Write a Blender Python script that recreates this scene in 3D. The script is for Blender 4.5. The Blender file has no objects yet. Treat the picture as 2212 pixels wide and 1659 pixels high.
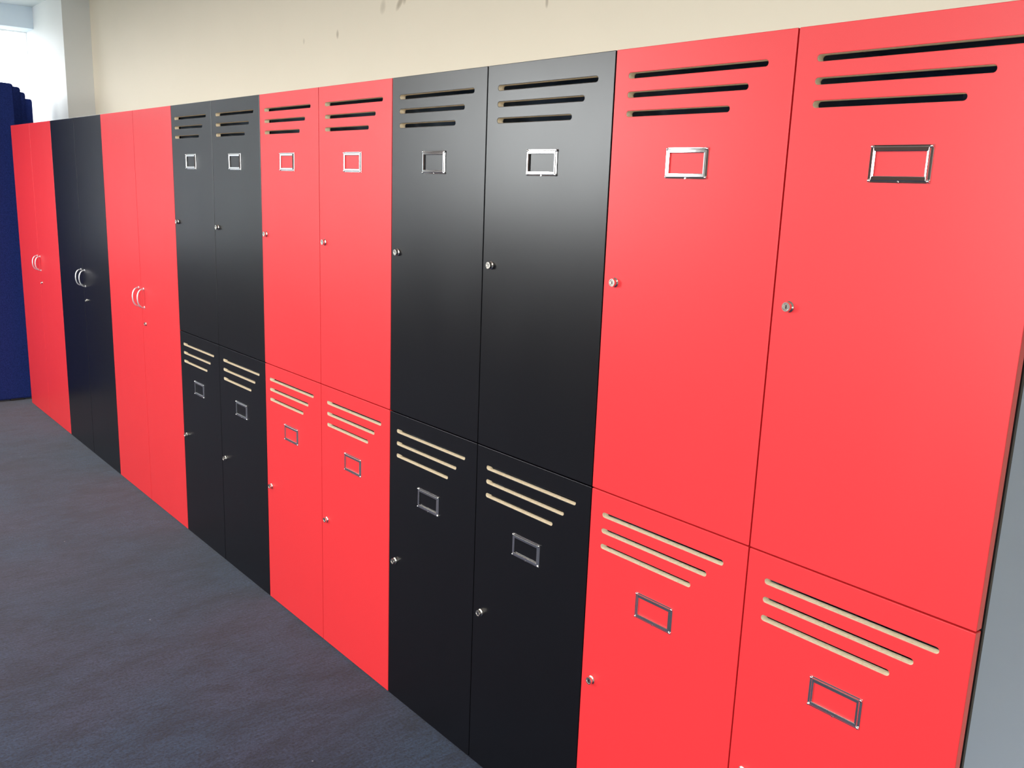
import bpy, bmesh, math, random
from mathutils import Vector, Matrix

random.seed(7)
scene = bpy.context.scene
COL = scene.collection

# ------------------------------------------------------------------ measures (metres)
H = 1.80                 # cabinet height
ZS = 0.8935              # joint between upper and lower locker doors
Y_BODY, Y_BACK = 0.0235, 0.60
Y_WALL = 0.63            # cream wall behind the lockers
Y_COL = 0.45             # face of the projecting wall at the far end
X_COL = -6.49            # its corner
X_END = -7.27            # end wall with the window
Y_OPP = -4.0             # wall opposite the lockers
X_RIGHT = 3.6
Z_CEIL = 2.706
EDGES = [-6.0852, -5.1338, -4.2143, -3.2809, -2.4609, -1.6425, -0.8245, 0.0]

# ------------------------------------------------------------------ materials
def new_mat(name):
    m = bpy.data.materials.new(name)
    m.use_nodes = True
    nt = m.node_tree
    return m, nt, nt.nodes['Principled BSDF']

def lin(r, g, b):
    f = lambda c: (c / 255 / 12.92) if c / 255 <= 0.04045 else ((c / 255 + 0.055) / 1.055) ** 2.4
    return (f(r), f(g), f(b), 1.0)

def plain(name, col, rough=0.5, metal=0.0, spec=0.5):
    m, nt, b = new_mat(name)
    b.inputs['Base Color'].default_value = col
    b.inputs['Roughness'].default_value = rough
    b.inputs['Metallic'].default_value = metal
    b.inputs['Specular IOR Level'].default_value = spec
    return m

def laminate(name, col, rough, spec=0.5, smear=0.0):
    """melamine board: fine orange-peel bump, faint wiped smears in the sheen"""
    m, nt, b = new_mat(name)
    N, L = nt.nodes, nt.links
    b.inputs['Base Color'].default_value = col
    b.inputs['Specular IOR Level'].default_value = spec
    geo = N.new('ShaderNodeNewGeometry')
    n1 = N.new('ShaderNodeTexNoise'); n1.inputs['Scale'].default_value = 420; n1.inputs['Detail'].default_value = 2
    L.new(geo.outputs['Position'], n1.inputs['Vector'])
    bp = N.new('ShaderNodeBump'); bp.inputs['Strength'].default_value = 0.012; bp.inputs['Distance'].default_value = 0.001
    L.new(n1.outputs['Fac'], bp.inputs['Height']); L.new(bp.outputs['Normal'], b.inputs['Normal'])
    mp = N.new('ShaderNodeMapping'); mp.inputs['Scale'].default_value = (1.0, 1.0, 0.45)
    L.new(geo.outputs['Position'], mp.inputs['Vector'])
    n2 = N.new('ShaderNodeTexNoise'); n2.inputs['Scale'].default_value = 3.0; n2.inputs['Detail'].default_value = 3
    n2.inputs['Distortion'].default_value = 1.2
    L.new(mp.outputs['Vector'], n2.inputs['Vector'])
    mr = N.new('ShaderNodeMapRange')
    mr.inputs['From Min'].default_value = 0.35; mr.inputs['From Max'].default_value = 0.7
    mr.inputs['To Min'].default_value = rough - smear; mr.inputs['To Max'].default_value = rough + smear
    L.new(n2.outputs['Fac'], mr.inputs['Value']); L.new(mr.outputs['Result'], b.inputs['Roughness'])
    return m

M_RED = laminate('red_laminate', (0.70, 0.031, 0.037, 1), 0.40, 0.42, 0.012)
M_BLACK = laminate('black_laminate', (0.0032, 0.0031, 0.0045, 1), 0.285, 0.48, 0.010)
M_GREY = laminate('grey_carcass_board', (0.36, 0.45, 0.59, 1), 0.5, 0.3, 0.0)
M_GAP_SHADE_FEET = plain('gap_shade_and_feet', (0.012, 0.010, 0.010, 1), 0.6)  # painted shade for the door gaps; also the dark screen feet
M_CHROME = plain('chrome', (0.86, 0.85, 0.83, 1), 0.07, 1.0)
M_NICKEL = plain('nickel', (0.80, 0.76, 0.69, 1), 0.25, 1.0)
M_SILVER = plain('satin_silver', (0.90, 0.90, 0.92, 1), 0.38, 0.75)
M_HOLE = plain('keyhole_dark', (0.02, 0.018, 0.015, 1), 0.6)

def mdf():
    m, nt, b = new_mat('raw_board_edge')
    N, L = nt.nodes, nt.links
    geo = N.new('ShaderNodeNewGeometry')
    n = N.new('ShaderNodeTexNoise'); n.inputs['Scale'].default_value = 160; n.inputs['Detail'].default_value = 4
    L.new(geo.outputs['Position'], n.inputs['Vector'])
    r = N.new('ShaderNodeValToRGB')
    r.color_ramp.elements[0].position = 0.3; r.color_ramp.elements[0].color = (0.84, 0.70, 0.48, 1)
    r.color_ramp.elements[1].position = 0.6; r.color_ramp.elements[1].color = (0.95, 0.86, 0.68, 1)
    L.new(n.outputs['Fac'], r.inputs['Fac']); L.new(r.outputs['Color'], b.inputs['Base Color'])
    b.inputs['Roughness'].default_value = 0.85
    return m
M_MDF = mdf()

def paint(name, col, rough=0.7, stains=()):
    """wall paint with a soft roller mottle; stains: (x, z, rx, rz, tilt, strength) spots on the plane"""
    m, nt, b = new_mat(name)
    N, L = nt.nodes, nt.links
    geo = N.new('ShaderNodeNewGeometry')
    n = N.new('ShaderNodeTexNoise'); n.inputs['Scale'].default_value = 3.0; n.inputs['Detail'].default_value = 4
    L.new(geo.outputs['Position'], n.inputs['Vector'])
    mix = N.new('ShaderNodeMix'); mix.data_type = 'RGBA'
    mix.inputs[6].default_value = col
    mix.inputs[7].default_value = (col[0] * .95, col[1] * .955, col[2] * .95, 1)
    L.new(n.outputs['Fac'], mix.inputs[0])
    out = mix.outputs[2]
    if stains:
        sep = N.new('ShaderNodeSeparateXYZ'); L.new(geo.outputs['Position'], sep.inputs[0])
        wob = N.new('ShaderNodeTexNoise'); wob.inputs['Scale'].default_value = 30
        L.new(geo.outputs['Position'], wob.inputs['Vector'])
        total = None
        def math_(op, a, c, clamp=False):
            q = N.new('ShaderNodeMath'); q.operation = op; q.use_clamp = clamp
            for i, v in enumerate((a, c)):
                if isinstance(v, (int, float)): q.inputs[i].default_value = v
                else: L.new(v, q.inputs[i])
            return q.outputs[0]
        for (sx, sz, rx, rz, tilt, k) in stains:
            dx = math_('SUBTRACT', sep.outputs['X'], sx); dz = math_('SUBTRACT', sep.outputs['Z'], sz)
            c, s = math.cos(tilt), math.sin(tilt)
            u = math_('ADD', math_('MULTIPLY', dx, c), math_('MULTIPLY', dz, s))
            v = math_('SUBTRACT', math_('MULTIPLY', dz, c), math_('MULTIPLY', dx, s))
            u = math_('DIVIDE', u, rx); v = math_('DIVIDE', v, rz)
            d = math_('ADD', math_('MULTIPLY', u, u), math_('MULTIPLY', v, v))
            d = math_('ADD', d, math_('MULTIPLY', wob.outputs['Fac'], 0.5))
            f = math_('MULTIPLY', math_('SUBTRACT', 1.35, d, True), k)
            total = f if total is None else math_('MAXIMUM', total, f)
        mx = N.new('ShaderNodeMix'); mx.data_type = 'RGBA'
        L.new(total, mx.inputs[0]); L.new(out, mx.inputs[6])
        mx.inputs[7].default_value = (0.30, 0.24, 0.16, 1)
        out = mx.outputs[2]
    L.new(out, b.inputs['Base Color'])
    b.inputs['Roughness'].default_value = rough
    b.inputs['Specular IOR Level'].default_value = 0.3
    return m

STAINS = [(-3.06, 2.128, 0.012, 0.020, 0.0, 0.55), (-3.36, 2.128, 0.010, 0.014, 0.0, 0.30),
          (-2.705, 2.195, 0.022, 0.030, -0.3, 0.30), (-2.585, 2.196, 0.040, 0.016, 0.75, 0.62),
          (-2.553, 2.225, 0.018, 0.042, -0.12, 0.62), (-1.75, 2.095, 0.008, 0.020, 0.0, 0.6)]
M_CREAM = paint('cream_paint', (0.81, 0.715, 0.575, 1), 0.75, STAINS)
M_WHITE = paint('white_paint', (0.82, 0.82, 0.80, 1), 0.7)
M_FLARE_WHITE = paint('flare_blued_white_paint', (0.80, 0.88, 0.94, 1), 0.7)  # white wall, with the blue cast of lens flare put into its colour
M_DARKWALL = paint('charcoal_paint', (0.13, 0.098, 0.092, 1), 0.7)
M_CEIL = paint('ceiling_paint', (0.68, 0.71, 0.69, 1), 0.8)
M_FRAME = plain('window_frame_grey', (0.25, 0.26, 0.27, 1), 0.4)
M_TRIM = plain('skirting_grey', (0.12, 0.12, 0.13, 1), 0.5)

def glass(name='window_glass', tint=(0.98, 0.985, 0.98, 1)):
    m = bpy.data.materials.new(name); m.use_nodes = True
    nt = m.node_tree; N, L = nt.nodes, nt.links
    N.clear()
    out = N.new('ShaderNodeOutputMaterial')
    t = N.new('ShaderNodeBsdfTransparent'); t.inputs['Color'].default_value = tint
    g = N.new('ShaderNodeBsdfGlossy'); g.inputs['Roughness'].default_value = 0.02
    lw = N.new('ShaderNodeLayerWeight'); lw.inputs['Blend'].default_value = 0.5
    pw = N.new('ShaderNodeMath'); pw.operation = 'POWER'; pw.inputs[1].default_value = 5.0
    L.new(lw.outputs['Facing'], pw.inputs[0])
    fr = N.new('ShaderNodeMath'); fr.operation = 'MULTIPLY_ADD'; fr.inputs[1].default_value = 0.5; fr.inputs[2].default_value = 0.03
    L.new(pw.outputs[0], fr.inputs[0])
    mx = N.new('ShaderNodeMixShader')
    L.new(fr.outputs[0], mx.inputs[0]); L.new(t.outputs[0], mx.inputs[1]); L.new(g.outputs[0], mx.inputs[2])
    L.new(mx.outputs[0], out.inputs['Surface'])
    return m
M_GLASS = glass()
M_DIMMING = glass('dimming_glass', (0.72, 0.73, 0.74, 1))  # tint added only to hold back the end window's daylight

def carpet():
    m, nt, b = new_mat('carpet_tiles')
    N, L = nt.nodes, nt.links
    geo = N.new('ShaderNodeNewGeometry')
    def noise(scale, vec, detail=3.0, rough=0.55, dist=0.0):
        n = N.new('ShaderNodeTexNoise')
        n.inputs['Scale'].default_value = scale; n.inputs['Detail'].default_value = detail
        n.inputs['Roughness'].default_value = rough; n.inputs['Distortion'].default_value = dist
        L.new(vec, n.inputs['Vector']); return n.outputs['Fac']
    def mapped(s):
        q = N.new('ShaderNodeMapping'); q.inputs['Scale'].default_value = s
        L.new(geo.outputs['Position'], q.inputs['Vector']); return q.outputs['Vector']
    def mixc(fac, a, c, mode='MIX'):
        q = N.new('ShaderNodeMix'); q.data_type = 'RGBA'; q.blend_type = mode
        for i, v in ((0, fac), (6, a), (7, c)):
            if hasattr(v, 'links'): L.new(v, q.inputs[i])
            else: q.inputs[i].default_value = v
        return q.outputs[2]
    def ramp(fac, lo, hi, c0=(0, 0, 0, 1), c1=(1, 1, 1, 1)):
        q = N.new('ShaderNodeValToRGB')
        q.color_ramp.elements[0].position = lo; q.color_ramp.elements[1].position = hi
        q.color_ramp.elements[0].color = c0; q.color_ramp.elements[1].color = c1
        L.new(fac, q.inputs['Fac']); return q.outputs['Color']
    streak = noise(1.0, mapped((95, 17.0, 1)), 5, 0.68)       # loom streaks running towards the lockers
    patch = noise(5.0, mapped((1.7, 0.8, 1)), 4, 0.65, 0.4)  # worn and dyed patches
    hue = noise(1.5, mapped((1, 1, 1)), 3, 0.5)
    pile = noise(125, geo.outputs['Position'], 4, 0.8)
    base = mixc(ramp(hue, 0.38, 0.62), (0.0120, 0.0285, 0.063, 1), (0.0190, 0.0240, 0.054, 1))
    c = mixc(ramp(streak, 0.34, 0.66), (0.58, 0.58, 0.62, 1), (1.30, 1.30, 1.28, 1))
    base = mixc(1.0, base, c, 'MULTIPLY')
    c2 = mixc(ramp(patch, 0.36, 0.56), (0.58, 0.58, 0.68, 1), (1.16, 1.16, 1.14, 1))
    base = mixc(1.0, base, c2, 'MULTIPLY')
    c3 = mixc(ramp(pile, 0.30, 0.72), (0.12, 0.12, 0.14, 1), (1.9, 1.9, 1.9, 1))
    base = mixc(1.0, base, c3, 'MULTIPLY')
    # rare pale lint specks
    vor = N.new('ShaderNodeTexVoronoi'); vor.inputs['Scale'].default_value = 7.0
    L.new(geo.outputs['Position'], vor.inputs['Vector'])
    base = mixc(ramp(vor.outputs['Distance'], 0.012, 0.022, (0.8, 0.8, 0.8, 1), (0, 0, 0, 1)), base, (0.35, 0.35, 0.37, 1))
    L.new(base, b.inputs['Base Color'])
    b.inputs['Roughness'].default_value = 0.95
    b.inputs['Specular IOR Level'].default_value = 0.2
    b.inputs['Sheen Weight'].default_value = 0.2
    b.inputs['Sheen Roughness'].default_value = 0.5
    bp = N.new('ShaderNodeBump'); bp.inputs['Strength'].default_value = 0.5; bp.inputs['Distance'].default_value = 0.004
    L.new(pile, bp.inputs['Height']); L.new(bp.outputs['Normal'], b.inputs['Normal'])
    return m
M_CARPET = carpet()

def fabric():
    m, nt, b = new_mat('navy_fabric')
    N, L = nt.nodes, nt.links
    geo = N.new('ShaderNodeNewGeometry')
    n = N.new('ShaderNodeTexNoise'); n.inputs['Scale'].default_value = 180; n.inputs['Detail'].default_value = 3
    L.new(geo.outputs['Position'], n.inputs['Vector'])
    r = N.new('ShaderNodeValToRGB')
    r.color_ramp.elements[0].position = 0.3; r.color_ramp.elements[0].color = (0.008, 0.017, 0.100, 1)
    r.color_ramp.elements[1].position = 0.7; r.color_ramp.elements[1].color = (0.017, 0.034, 0.180, 1)
    L.new(n.outputs['Fac'], r.inputs['Fac']); L.new(r.outputs['Color'], b.inputs['Base Color'])
    b.inputs['Roughness'].default_value = 0.9
    b.inputs['Specular IOR Level'].default_value = 0.2
    return m
M_NAVY = fabric()

# ------------------------------------------------------------------ mesh helpers
def link(name, me, mat=None, parent=None, loc=(0, 0, 0)):
    o = bpy.data.objects.new(name, me)
    COL.objects.link(o)
    o.location = loc
    if mat is not None:
        for m in (mat if isinstance(mat, (list, tuple)) else [mat]): me.materials.append(m)
    if parent is not None: o.parent = parent
    return o

def from_bm(name, bm, mat=None, parent=None, loc=(0, 0, 0), smooth=False):
    bmesh.ops.recalc_face_normals(bm, faces=bm.faces[:])
    me = bpy.data.meshes.new(name); bm.to_mesh(me); bm.free()
    if smooth:
        for p in me.polygons: p.use_smooth = True
    return link(name, me, mat, parent, loc)

def add_box(bm, x0, x1, y0, y1, z0, z1, mi=0, bevel=0.0):
    r = bmesh.ops.create_cube(bm, size=1.0)
    vs = r['verts']
    for v in vs:
        v.co = Vector((x0 + (v.co.x + .5) * (x1 - x0), y0 + (v.co.y + .5) * (y1 - y0), z0 + (v.co.z + .5) * (z1 - z0)))
    fs = {f for v in vs for f in v.link_faces}
    for f in fs: f.material_index = mi
    if bevel > 0:
        es = {e for v in vs for e in v.link_edges}
        bmesh.ops.bevel(bm, geom=list(es), offset=bevel, segments=2, affect='EDGES', clamp_overlap=True)

def lathe_y(bm, prof, cx, cz, seg=28, mi=0):
    """profile (radius, y) turned about an axis along y"""
    rings = []
    for (r, y) in prof:
        if r < 1e-6: rings.append([bm.verts.new((cx, y, cz))])
        else: rings.append([bm.verts.new((cx + r * math.cos(2 * math.pi * i / seg), y, cz + r * math.sin(2 * math.pi * i / seg))) for i in range(seg)])
    for a, b in zip(rings[:-1], rings[1:]):
        for i in range(seg):
            j = (i + 1) % seg
            if len(a) == 1 and len(b) == 1: continue
            if len(a) == 1: f = bm.faces.new((a[0], b[i], b[j]))
            elif len(b) == 1: f = bm.faces.new((a[i], b[0], a[j]))
            else: f = bm.faces.new((a[i], b[i], b[j], a[j]))
            f.material_index = mi

def sharp_smooth(o, ang=35):
    me = o.data
    for p in me.polygons: p.use_smooth = True
    me.set_sharp_from_angle(angle=math.radians(ang))

# ------------------------------------------------------------------ door leaf with real slots cut through it
DOOR_T = 0.018
def leaf_mesh(w, h, slots):
    """outline in x (0..w) and z (0..h), front face at y=0, back at DOOR_T; slots: (xa, xb, z, r)"""
    cu = bpy.data.curves.new('leaf_outline', 'CURVE')
    cu.dimensions = '2D'; cu.fill_mode = 'BOTH'
    bev = 0.0011
    cu.extrude = DOOR_T / 2 - bev; cu.bevel_depth = bev; cu.bevel_resolution = 2; cu.offset = -bev
    def poly(pts):
        s = cu.splines.new('POLY'); s.points.add(len(pts) - 1); s.use_cyclic_u = True
        for p, (a, b) in zip(s.points, pts): p.co = (a, b, 0, 1)
    c = 0.0012
    poly([(c, 0), (w - c, 0), (w, c), (w, h - c), (w - c, h), (c, h), (0, h - c), (0, c)])
    for (xa, xb, z, r) in slots:
        n = 9; pts = []
        for i in range(n): 
            t = -math.pi / 2 + math.pi * i / (n - 1); pts.append((xb - r + r * math.cos(t), z + r * math.sin(t)))
        for i in range(n):
            t = math.pi / 2 + math.pi * i / (n - 1); pts.append((xa + r + r * math.cos(t), z + r * math.sin(t)))
        poly(pts[::-1])
    tmp = bpy.data.objects.new('leaf_outline', cu); COL.objects.link(tmp)
    dg = bpy.context.evaluated_depsgraph_get()
    me = bpy.data.meshes.new_from_object(tmp.evaluated_get(dg))
    bpy.data.objects.remove(tmp); bpy.data.curves.remove(cu)
    # stand the leaf up: curve (x, y, z) -> (x, depth, height)
    for v in me.vertices:
        x, y, z = v.co
        v.co = (x, DOOR_T / 2 - z, y)
    clean = bpy.data.meshes.new('leaf')     # fresh mesh: drops the curve's own stored normals
    clean.from_pydata([v.co[:] for v in me.vertices], [], [p.vertices[:] for p in me.polygons])
    bpy.data.meshes.remove(me); me = clean
    bm = bmesh.new(); bm.from_mesh(me)
    bmesh.ops.remove_doubles(bm, verts=bm.verts[:], dist=1e-6)
    bmesh.ops.recalc_face_normals(bm, faces=bm.faces[:])
    for f in bm.faces:
        c_ = f.calc_center_median(); f.material_index = 0
        if abs(f.normal.y) < 0.5:
            for (xa, xb, z, r) in slots:
                if xa - .004 < c_.x < xb + .004 and abs(c_.z - z) < r + .004: f.material_index = 1
    bm.to_mesh(me); bm.free()
    for p in me.polygons: p.use_smooth = False
    return me

# ------------------------------------------------------------------ chrome card frame, lock, bow handle
FW, FH = 0.100, 0.057
def card_frame_mesh():
    bm = bmesh.new()
    # rings: (inset x, inset z, height off the door); pressed sheet with an outer flange, a ridge and an inner lip
    rings_spec = [(0.0, 0.0, 0.0), (0.0, 0.0, 0.0012), (0.0004, 0.0004, 0.0016), (0.0042, 0.0022, 0.0017), (0.0052, 0.0030, 0.0034),
                  (0.0060, 0.0038, 0.0039), (0.0068, 0.0090, 0.0037), (0.0092, 0.0098, 0.0030), (0.0094, 0.0100, 0.0004)]
    rings = []
    for (ix, iz, h) in rings_spec:
        x0, x1, z0, z1 = -FW / 2 + ix, FW / 2 - ix, -FH / 2 + iz, FH / 2 - iz
        rings.append([bm.verts.new((x, -h, z)) for x, z in ((x0, z0), (x1, z0), (x1, z1), (x0, z1))])
    for a, b in zip(rings[:-1], rings[1:]):
        for i in range(4):
            j = (i + 1) % 4
            bm.faces.new((a[i], a[j], b[j], b[i]))
    for sx in (-1, 1):
        for sz in (-1, 1):
            lathe_y(bm, [(0.0027, -0.0012), (0.0027, -0.0022), (0.0022, -0.0036), (0.0012, -0.0043), (0, -0.0045)],
                    sx * (FW / 2 - 0.0026), sz * (FH / 2 - 0.0028), 14)
    add_box(bm, -0.0012, 0.0012, -0.0024, -0.0012, -FH / 2 - 0.0004, -FH / 2 + 0.002)   # little pressed notch at the lower edge
    bmesh.ops.recalc_face_normals(bm, faces=bm.faces[:])
    me = bpy.data.meshes.new('card_frame'); bm.to_mesh(me); bm.free()
    for p in me.polygons: p.use_smooth = len(p.vertices) != 4 or p.area < 4e-6
    me.materials.append(M_CHROME)
    return me

def lock_mesh(r=0.0085, d=0.0105):
    bm = bmesh.new()
    lathe_y(bm, [(r * 1.14, 0.0), (r * 1.16, -0.0018), (r * 1.02, -0.0030), (r * 0.90, -0.0040), (r * 0.90, -0.0058), (r * 0.99, -0.0066),
                 (r, -d + 0.0012), (r * 0.94, -d), (r * 0.72, -d), (r * 0.66, -d + 0.0009), (r * 0.30, -d + 0.0009), (0, -d + 0.0009)], 0, 0, 32)
    add_box(bm, -0.0008, 0.0008, -d + 0.0006, -d + 0.0018 - 0.0012, -0.0032, 0.0032, 1)
    bmesh.ops.recalc_face_normals(bm, faces=bm.faces[:])
    me = bpy.data.meshes.new('lock'); bm.to_mesh(me); bm.free()
    me.materials.append(M_NICKEL); me.materials.append(M_HOLE)
    for p in me.polygons: p.use_smooth = True
    me.set_sharp_from_angle(angle=math.radians(32))
    return me

def bow_handle_mesh(L=0.084, P=0.029):
    """flat bow handle: an arch in the y-z plane with a slim oval section and two foot pads"""
    bm = bmesh.new()
    n, seg = 22, 12
    pts = []
    for i in range(n + 1):
        t = math.pi * i / n
        pts.append(Vector((0, -P * math.sin(t) ** 0.75 if 0 < i < n else 0.0, L / 2 * math.cos(t))))
    rings = []
    for i, p in enumerate(pts):
        a = pts[max(0, i - 1)]; b = pts[min(n, i + 1)]
        tan = (b - a).normalized(); side = Vector((1, 0, 0)); up = tan.cross(side)
        k = 1.0 - 0.25 * math.sin(math.pi * i / n)
        rings.append([bm.verts.new(p + side * (0.0056 * k * math.cos(2 * math.pi * j / seg)) + up * (0.0034 * math.sin(2 * math.pi * j / seg))) for j in range(seg)])
    for a, b in zip(rings[:-1], rings[1:]):
        for j in range(seg):
            k = (j + 1) % seg
            bm.faces.new((a[j], a[k], b[k], b[j]))
    bm.faces.new(rings[0]); bm.faces.new(rings[-1][::-1])
    for s in (-1, 1):
        lathe_y(bm, [(0.0066, 0.0), (0.0066, -0.001), (0.0058, -0.0018), (0.0, -0.0018)], 0, s * L / 2, 18)
    bmesh.ops.recalc_face_normals(bm, faces=bm.faces[:])
    me = bpy.data.meshes.new('bow_handle'); bm.to_mesh(me); bm.free()
    for p in me.polygons: p.use_smooth = True
    me.set_sharp_from_angle(angle=math.radians(50))
    me.materials.append(M_SILVER)
    return me

ME_FRAME, ME_LOCK, ME_LOCK_SMALL, ME_BOW = card_frame_mesh(), lock_mesh(), lock_mesh(0.0075, 0.008), bow_handle_mesh()

# ------------------------------------------------------------------ carcasses
def carcass(parent, w, divided):
    bm = bmesh.new(); t = 0.016; g = 0.0008
    y0, y1 = Y_BODY + .0075, Y_BACK
    for xa, xb in ((g, t), (w - t, w - g)):          # dark strips painting the shade in the gap behind the doors
        add_box(bm, xa, xb, Y_BODY, y0, 0, H - .001, 1)
    add_box(bm, t, w - t, Y_BODY, y0, H - .001 - t, H - .001, 1)
    add_box(bm, g, t, y0, y1, 0, H - .001, 0, 0.0006)
    add_box(bm, w - t, w - g, y0, y1, 0, H - .001, 0, 0.0006)
    add_box(bm, t, w - t, y0, y1, H - .001 - t, H - .001)
    add_box(bm, t, w - t, y0, y1, 0.012, 0.012 + t)
    add_box(bm, t, w - t, y1 - 0.008, y1 - 0.001, 0.012 + t, H - .001 - t)
    if divided:
        add_box(bm, w / 2 - t / 2, w / 2 + t / 2, y0, y1 - 0.008, 0.012 + t, H - .001 - t)
        add_box(bm, t, w / 2 - t / 2, y0, y1 - 0.008, ZS - t / 2, ZS + t / 2)
        add_box(bm, w / 2 + t / 2, w - t, y0, y1 - 0.008, ZS - t / 2, ZS + t / 2)
    else:
        for z in (0.42, 0.86, 1.30):
            add_box(bm, t, w - t, y0 + .02, y1 - 0.008, z, z + t)
    return from_bm('carcass', bm, [M_GREY, M_GAP_SHADE_FEET], parent)

def thing(name, label, cat, loc, group=None):
    o = bpy.data.objects.new(name, None); COL.objects.link(o)
    o.empty_display_size = 0.1
    o.location = loc; o['label'] = label; o['category'] = cat
    if group: o['group'] = group
    return o

GAP = 0.0014
S_R = 0.0055
LEAF_CACHE = {}
def locker(i, mat, label):
    x0, x1 = EDGES[i], EDGES[i + 1]; w = x1 - x0
    t = thing('locker_cabinet', label, 'lockers', (x0, 0, 0), 'four-door locker units along the wall')
    carcass(t, w, True)
    for (z0, z1, lock_dz) in ((ZS + GAP, H, 0.456), (0.006, ZS - GAP, 0.447)):
        h = z1 - z0
        for k in (0, 1):
            a = GAP if k == 0 else w / 2 + GAP
            b = w / 2 - GAP if k == 0 else w - GAP
            shift = 0.000 if k == 0 else 0.003
            sl = [(0.035 + shift, 0.035 + shift + L, h - dz, S_R) for L, dz in ((0.322, 0.051), (0.285, 0.087), (0.249, 0.123))]
            d = link('door', leaf_mesh(b - a, h, sl), [mat, M_MDF], t, (a, 0, z0))
            link('card_holder', ME_FRAME, None, d, (0.1965 + shift, 0.0, h - 0.217))
            link('lock', ME_LOCK, None, d, (0.032 + shift * 0, 0.0, h - lock_dz))
    return t

def cupboard(i, mat, label):
    x0, x1 = EDGES[i], EDGES[i + 1]; w = x1 - x0
    t = thing('tall_cupboard', label, 'cupboard', (x0, 0, 0), 'two-door cupboards at the far end')
    carcass(t, w, False)
    for k in (0, 1):
        a = GAP if k == 0 else w / 2 + GAP
        b = w / 2 - GAP if k == 0 else w - GAP
        d = link('door', leaf_mesh(b - a, H - 0.006, []), [mat, M_MDF], t, (a, 0, 0.006))
        hx = (b - a) - 0.032 if k == 0 else 0.032
        link('handle', ME_BOW, None, d, (hx, 0.0, 0.978 - 0.006))
        if k == 1: link('lock', ME_LOCK_SMALL, None, d, (0.045, 0.0, 0.862 - 0.006))
    return t

cupboard(0, M_RED, 'tall red two-door cupboard at the far end, beside the navy screens')
cupboard(1, M_BLACK, 'tall black two-door cupboard with silver bow handles between two red cupboards')
cupboard(2, M_RED, 'tall red two-door cupboard between the black cupboard and the black lockers')
locker(3, M_BLACK, 'black four-door locker unit next to a tall red cupboard')
locker(4, M_RED, 'red four-door locker unit standing between two black locker units')
locker(5, M_BLACK, 'black four-door locker unit between two red locker units')
locker(6, M_RED, 'red four-door locker unit at the near end, with its grey side panel showing')

# ------------------------------------------------------------------ navy screens at the far end
def screen(x, y1, z1, label, y0=-0.62):
    t = thing('office_screen', label, 'screen', (x, (y0 + y1) / 2, 0), 'navy screens past the cupboards')
    bm = bmesh.new()
    w = y1 - y0; R = 0.018; th = 0.05
    out = []
    n = 8
    crown = lambda u: z1 - 0.006 * max(0.0, (u - (w / 2 - 0.22)) / 0.22) ** 2   # top dips a little before its rounded corner
    out.append((-w / 2, 0.012)); out.append((w / 2, 0.012))
    for i in range(n + 1):
        a = math.pi / 2 * i / n
        u = w / 2 - R + R * math.cos(a)
        out.append((u, crown(w / 2 - R) - R + R * math.sin(a)))
    for k in range(1, 6): out.append((w / 2 - R - (0.19 - R) * k / 5, crown(w / 2 - R - (0.19 - R) * k / 5)))
    for i in range(n + 1):
        a = math.pi / 2 + math.pi / 2 * i / n
        out.append((-w / 2 + R + R * math.cos(a), z1 - R + R * math.sin(a)))
    f0 = [bm.verts.new((-th / 2, u, z)) for u, z in out]
    f1 = [bm.verts.new((th / 2, u, z)) for u, z in out]
    bm.faces.new(f0); bm.faces.new(f1[::-1])
    for i in range(len(out)):
        j = (i + 1) % len(out)
        bm.faces.new((f0[i], f0[j], f1[j], f1[i]))
    bmesh.ops.recalc_face_normals(bm, faces=bm.faces[:])
    es = [e for e in bm.edges if len(e.link_faces) == 2 and any(len(f.verts) > 6 for f in e.link_faces)]
    bmesh.ops.bevel(bm, geom=es, offset=0.008, segments=2, affect='EDGES')
    p = from_bm('panel', bm, M_NAVY, t); sharp_smooth(p, 40)
    for s in (-1, 1):
        fb = bmesh.new()
        add_box(fb, -0.02, 0.02, s * (w / 2 - .12) - .04, s * (w / 2 - .12) + .04, 0, 0.014, 0, 0.002)
        from_bm('foot', fb, M_GAP_SHADE_FEET, t)
    return t
screen(-6.24, 0.060, 2.072, 'navy fabric screen standing nearest, right against the end of the red cupboard')
screen(-6.50, 0.157, 2.074, 'navy fabric screen second from the front, its rounded corner one step lower')
screen(-6.76, 0.243, 2.062, 'navy fabric screen third from the front, between two other navy screens')
screen(-7.02, 0.342, 2.037, 'navy fabric screen furthest back, reaching closest to the white wall')

# ------------------------------------------------------------------ the room
def struct(name, bm, mat, parent=None):
    o = from_bm(name, bm, mat, parent)
    if parent is None: o['kind'] = 'structure'
    return o

def slab(name, mat, *b):
    bm = bmesh.new(); add_box(bm, *b); return struct(name, bm, mat)

slab('floor', M_CARPET, X_END - .3, X_RIGHT + .2, Y_OPP - .3, Y_WALL + .2, -0.1, 0.0)
slab('ceiling', M_CEIL, X_END - .3, X_RIGHT + .2, Y_OPP - .3, Y_WALL + .2, Z_CEIL, Z_CEIL + 0.1)
slab('wall_back', M_CREAM, X_COL - 0.1, X_RIGHT + .2, Y_WALL, Y_WALL + 0.2, 0, Z_CEIL)
slab('wall_column', M_WHITE, X_END - .3, X_COL, Y_COL, Y_WALL + 0.2, 0, Z_CEIL)

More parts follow.
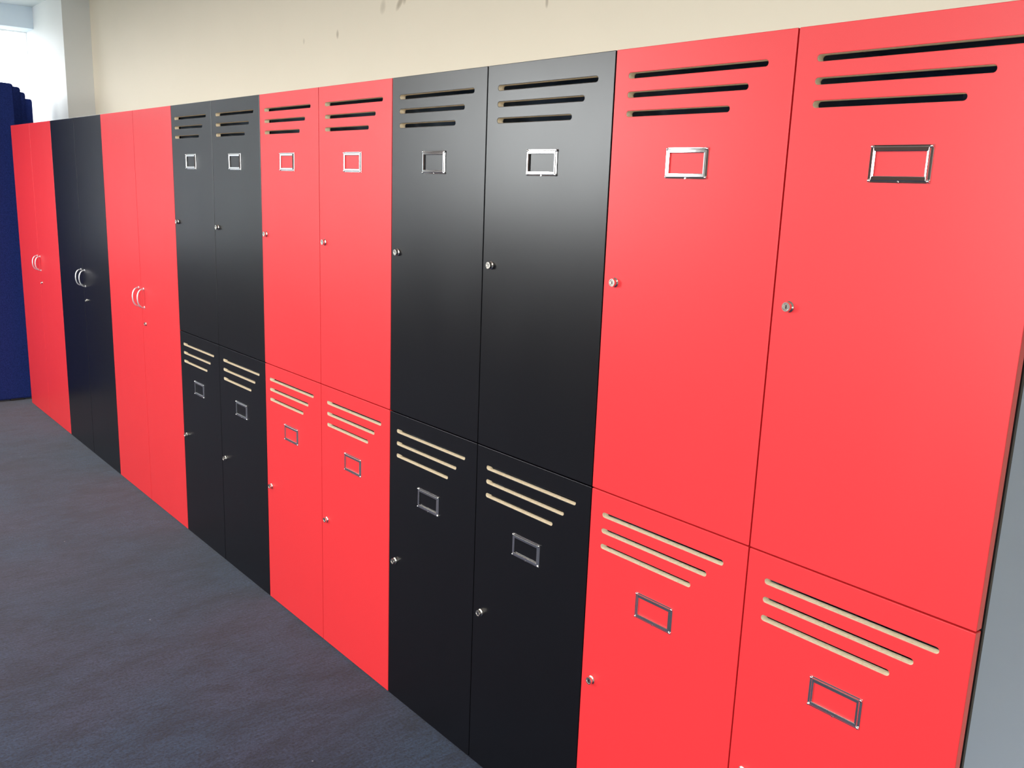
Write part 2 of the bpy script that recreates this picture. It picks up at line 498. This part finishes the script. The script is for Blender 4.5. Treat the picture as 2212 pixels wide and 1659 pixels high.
def wall_with_openings(name, mat, axis, pos, thick, a0, a1, openings):
    """wall perpendicular to `axis`; openings: (lo, hi, z0, z1) along the other horizontal axis"""
    bm = bmesh.new()
    def bx(lo, hi, z0, z1):
        if hi - lo < 1e-4 or z1 - z0 < 1e-4: return
        if axis == 'x': add_box(bm, pos, pos + thick, lo, hi, z0, z1)
        else: add_box(bm, lo, hi, pos, pos + thick, z0, z1)
    cur = a0
    for (lo, hi, z0, z1) in openings:
        bx(cur, lo, 0, Z_CEIL); bx(lo, hi, 0, z0); bx(lo, hi, z1, Z_CEIL); cur = hi
    bx(cur, a1, 0, Z_CEIL)
    return struct(name, bm, mat)

WIN_END = (-0.75, Y_COL, 0.35, 2.553)
WIN_A = (-6.85, -3.95, 1.35, 2.69)
WIN_B = (-1.55, 0.75, 0.95, 2.69)
WIN_R = (-3.5, -1.1, 0.10, 0.95)
wall_with_openings('wall_left', M_FLARE_WHITE, 'x', X_END - 0.22, 0.22, Y_OPP, Y_COL, [WIN_END])
wall_with_openings('wall_front', M_DARKWALL, 'y', Y_OPP - 0.22, 0.22, X_END - .3, X_RIGHT + .2, [WIN_A, WIN_B])
wall_with_openings('wall_right', M_WHITE, 'x', X_RIGHT, 0.2, Y_OPP, Y_WALL, [WIN_R])

def window(name, axis, pos, op, bars, rebate=0.0, pane=None):
    lo, hi, z0, z1 = op
    lo -= rebate; hi += rebate; z0 -= rebate; z1 += rebate   # frame let into the reveal
    t = bpy.data.objects.new(name, None); COL.objects.link(t); t['kind'] = 'structure'
    def bx(bm, p0, p1, a, b, c, d):
        if axis == 'x': add_box(bm, p0, p1, a, b, c, d)
        else: add_box(bm, a, b, p0, p1, c, d)
    bm = bmesh.new(); f = 0.05
    bx(bm, pos - .03, pos + .03, lo, hi, z0, z0 + f); bx(bm, pos - .03, pos + .03, lo, hi, z1 - f, z1)
    bx(bm, pos - .03, pos + .03, lo, lo + f, z0 + f, z1 - f); bx(bm, pos - .03, pos + .03, hi - f, hi, z0 + f, z1 - f)
    for b in bars: bx(bm, pos - .03, pos + .03, b - .05, b + .05, z0 + f, z1 - f)
    from_bm('frame', bm, M_FRAME if axis == 'y' else M_WHITE, t)
    bm = bmesh.new(); bx(bm, pos - .003, pos + .003, lo + f, hi - f, z0 + f, z1 - f)
    from_bm('glass', bm, pane or M_GLASS, t)
window('window_1', 'x', X_END - 0.255, WIN_END, [], 0.046, M_DIMMING)
window('window_2', 'y', Y_OPP - 0.14, WIN_A, [-5.5])
window('window_3', 'y', Y_OPP - 0.14, WIN_B, [-0.4])
window('window_4', 'x', X_RIGHT + 0.1, WIN_R, [-2.4])
slab('baseboard_front', M_TRIM, X_END, X_RIGHT, Y_OPP, Y_OPP + 0.012, 0, 0.1)
slab('added_dark_panel_1', M_TRIM, X_END, X_END + 0.015, Y_OPP + .02, -0.78, 0.0, 0.9)      # added unseen panel, darkens what the black lockers reflect
slab('baseboard_back', M_TRIM, 0.02, X_RIGHT, Y_WALL - 0.012, Y_WALL, 0, 0.1)

# ------------------------------------------------------------------ daylight
w = bpy.data.worlds.new('overcast_sky'); scene.world = w; w.use_nodes = True
nt = w.node_tree; N, L = nt.nodes, nt.links
bg = N['Background']
tc = N.new('ShaderNodeTexCoord'); sp = N.new('ShaderNodeSeparateXYZ')
L.new(tc.outputs['Generated'], sp.inputs[0])
rp = N.new('ShaderNodeValToRGB')
rp.color_ramp.elements[0].position = 0.46; rp.color_ramp.elements[0].color = (0.15, 0.16, 0.15, 1)   # ground outside
rp.color_ramp.elements[1].position = 0.52; rp.color_ramp.elements[1].color = (0.97, 0.99, 1.0, 1)    # bright overcast
mr = N.new('ShaderNodeMapRange'); mr.inputs['From Min'].default_value = -1; mr.inputs['From Max'].default_value = 1
L.new(sp.outputs['Z'], mr.inputs['Value']); L.new(mr.outputs['Result'], rp.inputs['Fac'])
L.new(rp.outputs['Color'], bg.inputs['Color'])
bg.inputs['Strength'].default_value = 9.0

def portal(name, loc, rot, sx, sy):
    l = bpy.data.lights.new(name, 'AREA'); l.shape = 'RECTANGLE'; l.size = sx; l.size_y = sy
    l.cycles.is_portal = True
    o = bpy.data.objects.new(name, l); COL.objects.link(o); o.location = loc; o.rotation_euler = rot
def mid(op): return (op[0] + op[1]) / 2, (op[2] + op[3]) / 2, op[1] - op[0], op[3] - op[2]
a, z, s1, s2 = mid(WIN_END); portal('daylight_portal', (X_END - .2, a, z), (math.pi / 2, 0, -math.pi / 2), s1, s2)
a, z, s1, s2 = mid(WIN_A); portal('daylight_portal', (a, Y_OPP - .2, z), (math.pi / 2, 0, 0), s1, s2)
a, z, s1, s2 = mid(WIN_B); portal('daylight_portal', (a, Y_OPP - .2, z), (math.pi / 2, 0, 0), s1, s2)
a, z, s1, s2 = mid(WIN_R); portal('daylight_portal', (X_RIGHT + .19, a, z), (math.pi / 2, 0, math.pi / 2), s1, s2)
for o in [o for o in bpy.data.objects if o.type == 'LIGHT']:
    # face every portal into the room
    c = Vector((-1.5, -1.7, o.location.z))
    n = o.rotation_euler.to_matrix() @ Vector((0, 0, -1))
    if n.dot(c - o.location) < 0: o.rotation_euler.z += math.pi

# ------------------------------------------------------------------ ceiling lamps along the aisle
for lx in (-5.2, -3.4, -1.6, 0.2):
    l = bpy.data.lights.new('ceiling_lamp', 'AREA'); l.shape = 'RECTANGLE'; l.size = 1.2; l.size_y = 0.3
    l.energy = 11.0; l.color = (1.0, 0.92, 0.80)
    o = bpy.data.objects.new('ceiling_lamp', l); COL.objects.link(o); o.location = (lx, -2.0, Z_CEIL - 0.02)

# ------------------------------------------------------------------ camera (solved from the locker grid)
F_PX = 1960.1
rows = [(0.6401543234, 0.7674241656, 0.0355329738), (-0.1841192018, 0.1083521552, 0.9769134711), (-0.7458569311, 0.6319176849, -0.2106596254)]
r_, u_, f_ = [Vector(v).normalized() for v in rows]
cam = bpy.data.cameras.new('camera'); cam.sensor_fit = 'HORIZONTAL'; cam.sensor_width = 36.0
cam.lens = F_PX / 2212 * 36.0; cam.clip_start = 0.05
co = bpy.data.objects.new('camera', cam); COL.objects.link(co)
m = Matrix((r_, u_, -f_)).transposed().to_4x4()
m.translation = Vector((0.50321, -1.36452, 1.52556))
co.matrix_world = m
scene.camera = co

# ------------------------------------------------------------------ colour management
vs = scene.view_settings
scene.display_settings.display_device = 'sRGB'
vs.view_transform = 'Standard'; vs.look = 'None'; vs.gamma = 1.0; vs.use_curve_mapping = False
vs.exposure = 1.18
scene.cycles.use_denoising = True
scene.cycles.max_bounces = 10
scene.cycles.diffuse_bounces = 6
